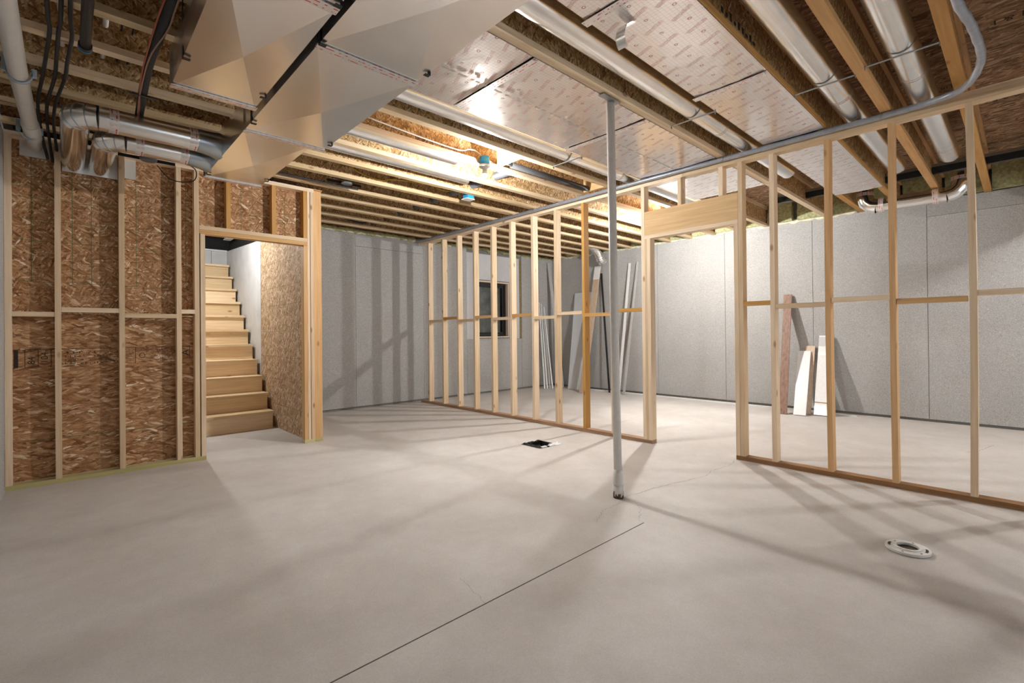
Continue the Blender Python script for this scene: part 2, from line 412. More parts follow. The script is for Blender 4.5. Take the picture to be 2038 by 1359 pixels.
# back wall with window opening
wx0, wx1, wz0, wz1 = 5.80, 6.64, 1.085, 2.20
b = MB()
for q in ((2.0, wx0, 0, 3.1), (wx1, RX+.2, 0, 3.1), (wx0, wx1, 0, wz0), (wx0, wx1, wz1, 3.1)):
    b.box(q[0], q[1], BY+.02, BY+.24, q[2], q[3])
wb = struct(b.build('wall_back', 'joint_grey'))
for a, c, z0, z1 in ((2.09, 3.348, .035, 2.785), (3.352, 4.60, .035, 2.572), (3.352, 4.60, 2.576, 2.785), (4.604, 5.555, .035, 2.785),
                     (7.005, RX, .035, 2.785), (5.56, 7.0, .035, 1.055)):
    bx('wall_panel', a, c, BY, BY+.02, z0, z1, 'board', wb)
bx('window_surround', 5.56, wx0-.02, BY+.004, BY+.02, 1.06, 2.72, 'smooth_panel', wb)
bx('window_surround', wx1+.02, 6.94, BY+.004, BY+.02, 1.06, 2.72, 'smooth_panel', wb)
bx('window_surround', wx0-.02, wx1+.02, BY+.004, BY+.02, wz1+.02, 2.72, 'smooth_panel', wb)
bx('window_surround', wx0-.02, wx1+.02, BY+.004, BY+.02, 1.06, wz0-.02, 'smooth_panel', wb)
bx('foam_strip', 6.945, 6.985, BY+.002, BY+.02, 1.06, 2.68, 'gold_strip', wb)
def foam_bead(name, p0, p1, rad, mat, parent, seed, step=.05):
    rnd = random.Random(seed); p0, p1 = Vector(p0), Vector(p1); L = (p1-p0).length; n = max(3, int(L/step))
    pts = [p0.lerp(p1, i/n)+Vector((0, 0, rnd.uniform(-.4, .4)*rad)) for i in range(n+1)]
    return MB().tube(pts, rad, 8, True, [rad*rnd.uniform(.55, 1.25) for _ in pts]).build(name, mat, parent)
foam_bead('foam_bead', (RX, 1.55, 2.80), (RX, BY, 2.80), .033, 'cream_foam', wr, 3)
foam_bead('foam_bead', (2.1, BY, 2.81), (RX, BY, 2.81), .035, 'green_foam', wb, 4)
foam_bead('foam_bead', (2.1, BY-.005, 2.785), (5.2, BY-.005, 2.79), .014, 'cream_foam', wb, 5)
bx('sill_plate', 2.09, RX, BY-.07, BY+.02, 2.86, 2.90, 'flange_dark_x', wb)
# rim insulation batts between the joist ends
JY = [.275+.4064*k for k in range(-4, 17)]
def batt(y0, y1, mat):
    rnd = random.Random(int(y0*100)); b = MB(); nx, nz = 7, 6; vs = []
    for i in range(nx):
        for k in range(nz):
            vs.append((RX-.05-rnd.uniform(0, .05), y0+(y1-y0)*i/(nx-1), 2.80+.28*k/(nz-1)))
    b.add(vs, [(i*nz+k, (i+1)*nz+k, (i+1)*nz+k+1, i*nz+k+1) for i in range(nx-1) for k in range(nz-1)], True)
    b.box(RX-.04, RX+.02, y0, y1, 2.80, 3.08); b.build('rim_insulation', mat, wr)
for a, c in zip(JY, JY[1:]): batt(a+.035, c-.035, 'green_foam')
# stair walls
ws = struct(bx('wall_stair', 1.985, 2.075, BY, 9.3, 0, 2.50, 'pale_concrete'))
bb = MB(); bb.add([(1.96,7.15,0),(1.985,7.15,0),(1.985,9.05,0),(1.96,9.05,0),(1.96,7.15,2.485),(1.985,7.15,2.485),(1.985,9.05,2.575),(1.96,9.05,2.575)],
                  [(0,3,2,1),(4,5,6,7),(0,1,5,4),(1,2,6,5),(2,3,7,6),(3,0,4,7)])
bb.build('concrete_panel', 'pale_concrete', ws)
we = struct(bx('wall_stair_end', LX, 2.08, 9.06, 9.3, 0, 3.1, 'dark_void'))  # coloured black for the unlit void above the concrete panels
bx('concrete_panel', .9, 1.735, 9.03, 9.06, 2.2, 2.56, 'pale_concrete', we)
bx('concrete_panel', 1.74, 1.96, 9.03, 9.06, 2.2, 2.56, 'pale_concrete', we)
bx('white_ledge', .9, 1.96, 9.0, 9.06, 2.56, 2.585, 'white_trim', we)
struct(bx('stair_void_sheet', LX, 2.08, LY+.11, 9.3, 2.77, 2.80, 'dark_void'))  # black sheet stands in for the unlit void over the stairs
# black sheet painted for the darkness of the void above the low stair wall
struct(bx('stair_void_sheet_upper', 2.0, 2.07, 7.24, 9.3, 2.5, 2.77, 'dark_void'))

# ceiling: subfloor sheets
ce = sempty('ceiling', (0, 0, SUBZ))
bx('deck', LX-.2, RX+.2, FY-.2, 9.3, SUBZ+.02, SUBZ+.06, 'dark_void', ce)
x = LX; row = 0
sheets = []
yy = FY
while yy < BY:
    xx = LX - (1.22 if row % 2 else 0)
    while xx < RX:
        a, c = max(xx, LX), min(xx+2.44, RX+.02)
        sheets.append(bx('subfloor_sheet', a+.0015, c-.0015, yy+.0015, min(yy+1.22, BY+.02)-.0015, SUBZ, SUBZ+.019, 'osb_subfloor', ce))
        xx += 2.44
    yy += 1.22; row += 1
flip = Matrix.Rotation(math.pi, 4, 'X')
for txt, sz, (x, y), a in (('J & I', .085, (4.25, .045), 90), ('A & F', .07, (5.7, .08), 90), ('H8', .06, (5.1, .40), 90)):
    text_part(txt, sz, (x, y, SUBZ-.0006), Matrix.Rotation(math.radians(a), 4, 'Z') @ flip, 'ink', ce, 'printed_mark')

# ---------------------------------------------------------------- I-joists
JL = {0: 'wooden I-joist beside the end of the looping grey conduit', 1: 'wooden I-joist between the two bright round ducts near the right wall',
      2: 'wooden I-joist between a round duct and the narrow foil sheet', 3: 'wooden I-joist between the narrow foil sheet and a round duct',
      4: 'wooden I-joist over the grey standpipe, along the wide foil sheet', 6: 'wooden I-joist at the far edge of the wide foil sheet',
      7: 'wooden I-joist between a round duct and the bay of the lit bulb', 8: 'wooden I-joist just past the lit bulb, beside the black foam pipe'}
for q, wd_ in enumerate(('first', 'second', 'third', 'fourth')): JL[-1-q] = wd_ + ' wooden I-joist past the conduit loop, away from the bright ducts'
for q, wd_ in enumerate(('second', 'third', 'fourth', 'fifth', 'sixth', 'seventh', 'eighth', 'ninth')): JL[9+q] = wd_ + ' bare wooden I-joist past the lit bulb toward the window wall'
for k in range(-4, 17):
    if k == 5: continue
    y = .275+.4064*k
    xa, xb = LX, RX-.02
    if y > LY+.05: xa = 2.085
    if y > 6.9: continue
    j = thing('i_joist', ((xa+xb)/2, y, JZ), JL.get(k, 'bare wooden I-joist in the far bays between bulb and window wall' if k > 8 else 'wooden I-joist on the near side of the grey conduit loop'), 'joist',
              None if k in JL else ('joists in the far bays' if k > 8 else 'joists near the photographer'))
    mat = 'flange_dark_x' if k < 4 else 'flange_x'
    bx('bottom_flange', xa, xb, y-.032, y+.032, JZ, JZ+.038, mat, j)
    bx('top_flange', xa, xb, y-.032, y+.032, SUBZ-.038, SUBZ, mat, j)
    bx('web', xa, xb, y-.0055, y+.0055, JZ+.038, SUBZ-.038, 'osb_web', j)
    if k == 2:
        for i in range(9): bx('printed_mark', 2.55+.055*i, 2.58+.055*i, y-.0062, y-.0055, 2.87, 2.87+random.uniform(.02, .06), 'ink', j)

# ---------------------------------------------------------------- framed left wall with stair opening
lw = thing('framed_wall', (.87, LY+.045, 0), 'pine stud wall sheathed in brown strand board around the stair doorway', 'stud wall')
y0, y1 = LY, LY+.089
bx('bottom_plate', LX, .972, y0, y1, 0, .038, 'treated_green_x', lw)
bx('bottom_plate', 1.885, 1.992, y0, y1, 0, .038, 'treated_green_x', lw)
bx('bottom_plate', 1.996, 2.09, y0+.03, y1+.03, 0, .038, 'treated_green_x', lw)
LT = 2.735
for xa in (-.343, -.063, .338, .746, .886): stud('stud', xa, xa+.038, y0, y1, .038, LT, 'pine_z', lw, random.uniform(-.004, .004))
stud('trimmer_stud', .934, .972, y0, y1, .038, 2.143, 'pine_z', lw)
stud('trimmer_stud', 1.885, 1.923, y0, y1, .038, 2.143, 'orange_z', lw)
stud('king_stud', 1.925, 1.950, y0, y1, .038, LT, 'pine_z', lw)
stud('king_stud', 1.957, 1.992, y0, y1, .038, LT, 'pine_z', lw, .001)
stud('corner_post', 1.998, 2.087, y0+.03, y0+.068, .038, LT+.03, 'orange_z', lw)
bx('header', .926, 1.923, y0, y1, 2.145, 2.182, 'orange_x', lw)
bx('header', .926, 1.923, y0, y1, 2.184, 2.222, 'pine_x', lw)
for xa in (1.152, 1.568, 1.884): stud('cripple_stud', xa, xa+.038, y0, y1, 2.223, LT, 'orange_z', lw)
bx('top_plate', LX, 1.995, y0, y1, LT, LT+.038, 'pine_x', lw)
bx('top_plate', 1.998, 2.09, y0+.0, y1, LT+.032, LT+.04, 'orange_x', lw)
for xa, xb, z in ((-.305, -.063, 1.340), (-.025, .338, 1.379), (.376, .746, 1.339), (.784, .886, 1.383)):
    bx('blocking', xa, xb, y0, y1, z, z+.038, 'pine_x', lw)
yo = y1+.001
pl = bx('sheathing_panel', LX, .934, yo, yo+.011, .04, 1.36, 'osb_wall', lw)
pu = bx('sheathing_panel', LX, .934, yo, yo+.011, 1.363, 2.74, 'osb_wall_upper', lw)
pu2 = bx('sheathing_panel', .937, 1.96, yo, yo+.011, 2.225, 2.74, 'osb_wall_upper', lw)
# green nail lines on the sheets
for xa in (-.20, .04, .16, .46, .83): bx('guide_line', xa, xa+.004, yo-.0006, yo, 1.62, 2.70, 'green_ink', pu)
for z in (1.62, 1.95, 2.12, 2.29, 2.46): bx('guide_line', LX, .93, yo-.0006, yo, z, z+.0035, 'green_ink', pu)
bx('guide_line', LX, .93, yo-.0006, yo, .35, .3545, 'green_ink', pl)
for xa in (1.30, 1.72): bx('guide_line', xa, xa+.004, yo-.0006, yo, 2.23, 2.72, 'green_ink', pu2)
bx('guide_line', .94, 1.95, yo-.0006, yo, 2.40, 2.4035, 'green_ink', pu2)
# the printed stamp
rx = Matrix.Rotation(math.pi/2, 4, 'X')
z0, z1 = .935, 1.075
bx('stamp_line', LX+.02, .86, yo-.0008, yo, z1, z1+.004, 'ink', pl)
b = MB(); b.box(-.30, -.275, yo-.0008, yo, z0, z1); b.build('stamp_bar', 'ink', pl)
for xa in (-.24, -.165, -.09): bx('stamp_line', xa, xa+.004, yo-.0008, yo, z0, z1, 'ink', pl)
bx('stamp_line', -.24, -.09, yo-.0008, yo, z0, z0+.003, 'ink', pl)
for txt, sz, xa, z, rot in (('84', .06, -.20, .99, 90), ('104', .06, -.125, 1.01, 90), ('A', .085, .825, 1.02, 90)):
    text_part(txt, sz, (xa, yo-.0005, z), rx @ Matrix.Rotation(math.radians(rot), 4, 'Z'), 'ink', pl, 'stamp_letter')
bx('stamp_line', .855, .859, yo-.0008, yo, .97, z1, 'ink', pl)
bx('stamp_line', .45, .454, yo-.0008, yo, z0, z1, 'ink', pl)
b = MB(); b.ring((.50, yo-.0004, 1.005), (0, -1, 0), .018, .023, .0006, 20); b.build('stamp_ring', 'ink', pl)
b = MB(); rnd = random.Random(11)
for i in range(26):       # dot-matrix lines
    for k in range(4):
        if rnd.random() < .55: b.box(-.005+i*.0095, -.005+i*.0095+rnd.uniform(.003, .008), yo-.0006, yo, .95+k*.03, .95+k*.03+rnd.uniform(.008, .016))
for i in range(60):
    xa = .25+i*.0085
    if .44 < xa < .53: continue
    for k in range(6):
        if rnd.random() < .5: b.box(xa, xa+.0028, yo-.0006, yo, .955+k*.02, .955+k*.02+rnd.uniform(.006, .018))
so = b.build('stamp_print', 'ink', pl); so['kind'] = 'stuff'

# stair side wall of strand board, studs behind it
sw = thing('stair_side_wall', (2.0, 6.3, 0), 'pale strand board side wall beside the wooden stairs', 'stair wall')
zz = [0.0, 1.22, 2.44, 2.74]
for a, c in zip(zz, zz[1:]): bx('sheathing_panel', 1.962, 1.973, LY+.102, 7.145, a+.0015, c-.0015, 'osb_side', sw)
for z in (.30, .62, .90, 1.22, 1.55, 1.78, 2.1): bx('guide_line', 1.9612, 1.962, LY+.102, 7.14, z, z+.003, 'green_ink', sw)
for i in range(5): stud('stud', 1.975, 2.062, 5.45+.40*i, 5.488+.40*i, .03, 2.74, 'pine_z', sw)
bx('top_plate', 1.975, 2.062, 5.44, 7.14, 2.74, 2.77, 'pine_y', sw)

# ---------------------------------------------------------------- stairs
st = thing('staircase', (1.45, 7.7, 0), 'unfinished pine staircase rising behind the framed doorway', 'stairs')
zk = [.2175+.2094*k for k in range(11)]; yk = [6.51+.223*k for k in range(11)]
for k in range(11):
    zt, ynose = zk[k], yk[k]
    zb = 0 if k == 0 else zk[k-1]
    bx('riser', .62, 1.925, ynose+.034, ynose+.054, zb, zt-.032, 'tread_x', st)
    bx('tread', .62, 1.932, ynose, ynose+.275 if k < 10 else 9.0, zt-.032, zt, 'tread_x', st)
for xa in (.63, 1.25, 1.86):
    b = MB(); pr = [(6.58, 0)]
    for k in range(11): pr += [(yk[k]+.055, zk[k]-.034), (yk[k]+.055+.223, zk[k]-.034)]
    pr += [(8.98, 1.95), (6.95, 0)]
    n = len(pr)
    b.add([(xa, p[0], p[1]) for p in pr]+[(xa+.038, p[0], p[1]) for p in pr], [tuple(range(n))[::-1], tuple(range(n, 2*n))]+[(i, (i+1) % n, n+(i+1) % n, n+i) for i in range(n)])
    b.build('stringer', 'pine_y', st)
jb = thing('ceiling_box', (1.9, 8.55, 2.70), 'pale square electrical box in the dark void above the stairs', 'electrical box')
bx('cover', 1.83, 1.93, 8.45, 8.65, 2.69, 2.705, 'cable_white', jb); bx('body', 1.84, 1.92, 8.47, 8.63, 2.705, 2.77, 'strap_steel', jb)

# ---------------------------------------------------------------- stud partition
pa = thing('stud_partition', (PX+.045, 3.0, 0), 'open pine stud partition with a framed doorway across the basement', 'stud wall')
x0, x1 = PX, PX+.089
PT = 2.702
bx('bottom_plate', x0, x1, 2.662, 7.10, 0, .038, 'treated_y', pa)
bx('bottom_plate', x0, x1, FY+.3, 1.806, 0, .038, 'treated_y', pa)
ends = [7.1, 2.30, -.9, FY+.3]
for a, c in zip(ends, ends[1:]): bx('top_plate', x0, x1, c+.001, a-.001, PT, PT+.038, 'pine_y', pa)
ends = [7.1, 4.2, .7, FY+.3]
for a, c in zip(ends, ends[1:]): bx('top_plate', x0-.004, x1, c+.001, a-.001, PT+.039, PT+.074, 'pine_y', pa)
left = [6.87, 6.457, 6.05, 5.64, 5.23, 4.83, 4.41, 4.006, 3.57, 3.17]
right = [1.50, 1.0875, .6785, .261, -.147, -.553, -.96, -1.366, -1.77, -2.1]
rnd = random.Random(3)
for i, y in enumerate(left): stud('stud', x0, x1, y-.038, y, .038, PT, 'orange_z' if i == 8 else 'pine_z', pa, rnd.uniform(-.006, .006))
for i, y in enumerate(right): stud('stud', x0, x1, y-.038, y, .038, PT, 'orange_z' if i in (1, 2) else 'pine_z', pa, (.002, .006, .004, -.010, .003)[i % 5])
stud('king_stud', x0, x1, 2.727, 2.765, .038, PT, 'pine_z', pa); stud('trimmer_stud', x0, x1, 2.662, 2.70, .038, 2.148, 'pine_z', pa)
stud('king_stud', x0, x1, 2.701, 2.726, .038, 2.148, 'pine_z', pa)
stud('trimmer_stud', x0, x1, 1.768, 1.806, .038, 2.148, 'pine_z', pa); stud('king_stud', x0, x1, 1.727, 1.765, .038, PT, 'pine_z', pa, .002)
bx('header_sill', x0, x1, 1.768, 2.726, 2.149, 2.187, 'pine_y', pa)
bx('header', x0+.002, x0+.040, 1.768, 2.726, 2.188, 2.432, 'ply_y', pa); bx('header', x0+.045, x1, 1.768, 2.726, 2.188, 2.432, 'ply_y', pa)
for y in (2.35, 1.94): stud('cripple_stud', x0, x1, y-.038, y, 2.433, PT, 'pine_z', pa)
blk = [1.383, 1.42, 1.373, 1.414, 1.379, 1.413, 1.369, 1.409, 1.376, 1.41]
edge = left+[2.765]
for i, z in enumerate(blk): bx('blocking', x0, x1, edge[i+1]+.001, edge[i]-.039, z-.019, z+.019, 'orange_y' if i in (1, 3, 5, 8, 9) else 'pine_y', pa)
edge = [1.765]+right[:6]; zb = [1.416, 1.381, 1.412, 1.378, 1.413, 1.38]
for i, z in enumerate(zb): bx('blocking', x0, x1, edge[i+1]+.001, edge[i]-.039, z-.019, z+.019, 'orange_y' if i in (0, 3) else 'pine_y', pa)

# ---------------------------------------------------------------- window
wn = sempty('window_1', ((wx0+wx1)/2, BY+.1, wz0))
fy0, fy1 = BY+.10, BY+.16
def frame_rect(name, a, c, z0, z1, t, y0, y1, mat, par):
    b = MB(); b.box(a, c, y0, y1, z0, z0+t); b.box(a, c, y0, y1, z1-t, z1); b.box(a, a+t, y0, y1, z0+t, z1-t); b.box(c-t, c, y0, y1, z0+t, z1-t)
    return b.build(name, mat, par)
frame_rect('window_jamb', wx0, wx1, wz0, wz1, .025, BY, BY+.2, 'beige_z', wn)
frame_rect('window_frame', wx0+.026, wx1-.026, wz0+.026, wz1-.026, .035, fy0-.03, fy1+.03, 'window_black', wn)
frame_rect('sash', wx0+.062, wx1-.062, wz0+.062, wz1-.062, .045, fy0-.01, fy1, 'window_black', wn)
bx('pane', wx0+.107, wx1-.107, fy0+.02, fy0+.026, wz0+.107, wz1-.107, 'glass', wn)
tb('crank_handle', [(6.42, fy0-.035, wz0+.06), (6.35, fy0-.045, wz0+.065), (6.28, fy0-.04, wz0+.075)], .008, 'strap_steel', wn, 8)
# window well outside
ww = thing('window_well', (6.22, 7.9, .7), 'rippled grey metal window well seen through the glass', 'window well')
b = MB(); vs = []; n = 28; mz = 40
for i in range(n+1):
    a = math.pi*i/n
    for k in range(mz+1):
        z = .6+2.0*k/mz; rr = .78+.02*math.sin(k*1.3)
        vs.append((6.22-rr*math.cos(a), BY+.25+rr*math.sin(a), z))
b.add(vs, [(i*(mz+1)+k, (i+1)*(mz+1)+k, (i+1)*(mz+1)+k+1, i*(mz+1)+k+1) for i in range(n) for k in range(mz)], True)
b.build('liner', 'well_steel', ww); bx('gravel_bed', 5.4, 7.04, BY+.25, 8.3, .55, .62, 'pale_concrete', ww)

# ================================================================ TRUNK DUCTS
def duct_section(parent, xa, xb, ya, yb, zb, zt, bulge=.022):
    ya, yb = sorted((ya, yb)); cx, cy, cz = (xa+xb)/2, (ya+yb)/2, (zb+zt)/2
    vs = [(xa,ya,zb),(xb,ya,zb),(xb,yb,zb),(xa,yb,zb),(xa,ya,zt),(xb,ya,zt),(xb,yb,zt),(xa,yb,zt),(cx,cy,zb-bulge),(xa-bulge*.5,cy,cz),(xb+bulge*.5,cy,cz)]
    fs = [(0,1,8),(1,2,8),(2,3,8),(3,0,8),(4,5,6,7),(0,1,5,4),(2,3,7,6),(0,4,9),(4,7,9),(7,3,9),(3,0,9),(1,2,10),(2,6,10),(6,5,10),(5,1,10)]
    return MB().add(vs, fs).build('duct_section', 'galvanised', parent)
def cleat(parent, xa, xb, y, zb, zt, taped=True):
    b = MB(); b.box(xa-.006, xb+.006, y-.012, y+.012, zb-.006, zb-.001); b.box(xa-.008, xa-.001, y-.012, y+.012, zb, zt); b.box(xb+.001, xb+.008, y-.012, y+.012, zb, zt)
    dc = b.build('drive_cleat', 'galvanised', parent)
    if taped: bx('foil_tape', xa-.007, xb+.007, y-.026, y+.022, zb-.0085, zb-.0065, 'tape_x', dc)
def strap(parent, x, y, zb, side):
    """flat hanger strap from the joists down to the duct's bottom edge"""
    b = MB(); b.box(x-.0012, x+.0012, y-.012, y+.012, zb-.012, JZ-.001); b.box(min(x, x+side*.03), max(x, x+side*.03), y-.012, y+.012, zb-.014, zb-.0115)
    b.build('hanger_strap', 'dark_steel', parent)
ZB, ZT = 2.50, 2.705
d1 = thing('trunk_duct', (.613, 1.2, ZB), 'narrower galvanised trunk duct beside the black pipes overhead', 'duct')
for a, c in ((1.91, 3.062), (.69, 1.905), (-.53, .685), (-1.75, -.535)): duct_section(d1, .413, .813, a, c, ZB, ZT)
for y in (1.9075, 3.052, .6875): cleat(d1, .413, .813, y, ZB, ZT)
for x, y, s in ((.409, 2.70, 1), (.409, 1.6, 1), (.817, 1.86, -1), (.817, 2.86, -1)): strap(d1, x, y, ZB, s)
d2 = thing('trunk_duct', (1.10, 1.6, ZB), 'wide galvanised trunk duct with creased panels, stepping down near the stairs', 'duct')
for a, c in ((.97, 2.19), (-.25, .965), (-1.47, -.255)): duct_section(d2, .848, 1.358, a, c, ZB, ZT)
duct_section(d2, .848, 1.358, 2.195, 3.425, ZB, ZT)
duct_section(d2, .848, 1.268, 3.432, 4.645, ZB, ZT)
for y in (2.1925, .9675): cleat(d2, .848, 1.358, y, ZB, ZT)
cleat(d2, .848, 1.358, 3.4285, ZB, ZT); cleat(d2, .848, 1.268, 4.636, ZB, ZT)
for x, y, s in ((1.362, 2.06, -1), (1.362, 3.28, -1), (1.272, 4.40, -1), (.843, 3.25, 1), (.843, 2.16, 1), (.843, 4.52, 1), (.843, 1.5, 1)): strap(d2, x, y, ZB, s)

# round branches from the trunk into the wall
def branch(label, yc, xe, zc, xs, yend, rad=.076):
    t = thing('branch_duct', ((xe+xs)/2, yc, zc), label, 'duct', None)
    xa = xe+.11
    b = MB(); b.tube([(xs-.14, yc, zc), (xa, yc, zc)], rad, 28, False); pp_ = b.build('pipe', 'galvanised_round', t)
    pts = elbow((xe, yc, zc), (-1, 0, 0), (0, 1, 0), .11, 5)
    b = MB(); b.tube(pts, rad+.002, 28, False)
    eb_ = b.build('elbow', 'galvanised_round', t)
    for i, p in enumerate(pts[1:-1]):
        tg = (pts[i+2]-pts[i]).normalized(); MB().ring(p-tg*.002, tg, rad+.001, rad+.0045, .005, 28).build('elbow_seam', 'galvanised_blue', eb_)
    b = MB(); b.tube([(xe, yc+.11, zc), (xe, yend, zc+.035)], rad, 28, False); b.build('leg_pipe', 'galvanised_bright', t)
    b = MB(); b.tube([(xs-.15, yc, zc), (xs-.10, yc+.004, zc), (xs-.05, yc+.015, zc), (xs-.004, yc+.03, zc)], rad, 28, False, [rad+.004, rad+.006, rad+.012, rad+.022]); b.build('take_off', 'galvanised_blue', t)
    for xx in (xs-.20, xa+.05): MB().ring((xx, yc, zc), (1, 0, 0), rad, rad+.0015, .05, 28).build('foil_tape', 'tape_y', pp_)
    return t
branch('longer round metal branch duct with taped joints running to the stud wall', 4.06, .05, 2.585, .846, LY+.05)
branch('shorter round metal branch duct tucked behind the longer one', 4.43, .215, 2.585, .846, LY+.05)
# sheet-metal closure plates in the wall bays
for nm, (xa, xb, z0, z1) in (('closure_plate', (-.018, .335, 2.54, 2.74)), ('closure_plate', (-.262, -.066, 2.61, 2.74)), ('closure_plate', (.382, .46, 2.565, 2.74))):
    o = tag(bx(nm, xa, xb, LY+.06, LY+.064, z0, z1, 'plate_metal'), {-.018: 'shiny sheet metal plate behind the two round ducts in the stud wall', -.262: 'shiny sheet metal plate behind the white pipe in the stud wall', .382: 'small shiny metal flap in the stud wall beside the ducts'}[xa], 'metal plate')
# bar-hung round housings
def can(loc, label, rz=0):
    x, y, z = loc
    t = thing('light_housing', (x, y, z), label, 'light housing')
    b = MB(); b.tube([(x, y, z+.055), (x, y, z+.05), (x, y, z+.012), (x, y, z)], .06, 20, True, [.03, .055, .06, .05]); b.build('can', 'dark_grey_pipe' if rz else 'galvanised_blue', t)
    for s in (-1, 1): bx('hanger_bar', x-.19, x+.19, y+s*.068-.004, y+s*.068+.004, z+.02, z+.045, 'dark_steel', t)
can((.50, 4.88, 2.61), 'round bar-hung light housing with a black loop of wire under the branch ducts', 1)
can((2.215, 4.95, 2.785), 'round silver light housing hung in the bay above the stair doorway post', 0)
tb('wire', smoothpath([(.53, 4.80, 2.62), (.70, 4.70, 2.60), (.80, 4.72, 2.56), (.80, 4.85, 2.50), (.66, 4.92, 2.50), (.56, 4.92, 2.60)]), .004, 'black_rubber')
tag(bpy.data.objects['wire'], 'loose black wire loop hanging from the round light housing', 'wire')

# ================================================================ ROUND SUPPLY DUCTS IN THE BAYS
def bay_duct(label, y, xa, xb, zc, rad, strapx=None, mat='galvanised_round', joints=()):
    t = thing('round_duct', ((xa+xb)/2, y, zc-rad), label, 'duct')
    pp_ = MB().tube([(xa, y, zc), (xb, y, zc)], rad, 32, False).build('pipe', mat, t)
    for jx in joints:
        MB().ring((jx, y, zc), (1, 0, 0), rad, rad+.003, .012, 32).build('pipe_joint', mat, pp_)
        MB().ring((jx-.03, y, zc), (1, 0, 0), rad, rad+.0015, .028, 32).build('foil_tape', 'foil', pp_)
    MB().tube([(xb-.001, y, zc), (xb+.012, y, zc)], rad, 32, True, [rad, rad*.92]).build('end_cap', mat, t)
    if strapx:
        y0 = y-.1715; y1 = y+.1715
        sb_ = bx('support_bar', strapx-.009, strapx+.009, y0, y1, JZ-.004, JZ-.0005, 'strap_steel', t)
        b = MB(); vs = []
        n = 14
        for i in range(n+1):
            a = math.pi*(1.08+.84*i/n)
            for dx in (-.006, .006): vs.append((strapx-.02+dx, y+(rad+.002)*math.cos(a), zc+(rad+.002)*math.sin(a)))
        b.add(vs, [(2*i, 2*i+1, 2*i+3, 2*i+2) for i in range(n)], True); b.build('strap', 'strap_steel', t)
        for e in (y0, y1): bx('bar_hook', strapx-.009, strapx+.009, e-.001, e+.001, JZ-.022, JZ-.0005, 'strap_steel', sb_)
    return t
bay_duct('round silver duct between the wide and narrow foil sheets', 1.695, -.3, 5.6, 2.862, .078, 3.47, joints=(3.95,))
bay_duct('round silver duct beside the narrow foil sheet, ending at the dark steel bar', .882, .9, 6.30, 2.862, .078, 3.64, joints=(4.05,))
bay_duct('round silver duct beside the looping grey conduit', .478, .9, 6.26, 2.862, .078, 3.58, joints=(4.05, 5.9))
bay_duct('round silver duct along the far edge of the wide foil sheet', 2.915, 1.0, 5.9, 2.86, .075, 3.45, joints=(4.3,))
bay_duct('slim grey duct in the bay just beyond the lit bulb', 3.73, 1.0, 2.75, 2.87, .07)
bay_duct('slim grey duct two bays beyond the lit bulb, by the duct end', 4.135, 1.0, 3.2, 2.87, .07)

# dark steel bar crossing the joists near the right wall
db = thing('steel_bar', (6.95, 1.0, 2.93), 'dark steel bar running across the joists near the right wall', 'steel bar')
for k in range(-4, 5):
    ya, yb = .275+.4064*k+.008, .275+.4064*(k+1)-.008
    bx('bar_web', 6.93, 6.985, ya, yb, 2.865, 2.96, 'dark_steel', db)
    bx('bar_lip', 6.915, 6.93, ya, yb, 2.935, 2.965, 'strap_steel', db)

# taped duct along the right wall
wdct = thing('wall_duct', (7.28, .92, 2.60), 'short bright taped duct with elbows hung against the right wall', 'duct')
rad, zc, xc = .085, 2.685, 7.28
MB().tube([(xc, 1.22, zc), (xc, .58, zc)], rad, 28, False).build('pipe', 'galvanised_bright', wdct)
for ysign, yc in ((1, 1.335), (-1, .46)):
    pts = elbow((xc, yc, zc), (0, ysign, 0), (0, 0, 1), .12, 4)
    pts += [pts[-1]+Vector((0, 0, .12))]
    MB().tube(pts, rad+.002, 28, False).build('elbow', 'galvanised_bright', wdct)
    MB().ring((xc, yc-ysign*.19, zc), (0, 1, 0), rad+.001, rad+.003, .05, 28).build('foil_tape', 'tape_x', wdct)
    MB().ring((xc, yc+ysign*.0, zc+.14), (0, 0, 1), rad+.002, rad+.004, .04, 28).build('foil_tape', 'tape_x', wdct)
# flexible foil duct in the far corner
fx = thing('flexible_duct', (7.75, 5.85, 2.62), 'crinkled silver flexible duct hanging at the far corner', 'duct')
pts = smoothpath([(7.0, 5.76, 2.93), (7.35, 5.76, 2.91), (7.60, 5.76, 2.83), (7.73, 5.75, 2.73), (7.80, 5.745, 2.62), (7.865, 5.75, 2.60)], 14)
MB().tube(pts, .1, 24, True, [.095+.006*math.sin(i*2.1) for i in range(len(pts))]).build('hose', 'galvanised_bright', fx)

# ================================================================ FOIL SHEETS under the joists
def foil(label, xa, xb, ya, yb, z, seed, droop=.008, nx=14, ny=8):
    rnd = random.Random(seed); b = MB(); vs = []
    for s in (0, .003):
        for i in range(nx+1):
            for k in range(ny+1):
                e = math.sin(math.pi*k/ny)
                vs.append((xa+(xb-xa)*i/nx, ya+(yb-ya)*k/ny, z-e*droop*rnd.uniform(.5, 1)+s+(0 if s == 0 else .0)))
    N = (nx+1)*(ny+1); fs = []
    for i in range(nx):
        for k in range(ny):
            q = (i*(ny+1)+k, (i+1)*(ny+1)+k, (i+1)*(ny+1)+k+1, i*(ny+1)+k+1); fs.append(q); fs.append(tuple(N+j for j in q[::-1]))
    b.add(vs, fs, True)
    return tag(b.build('foil_sheet', 'foil'), label, 'foil sheet')
zf = JZ-.004
fsh = []
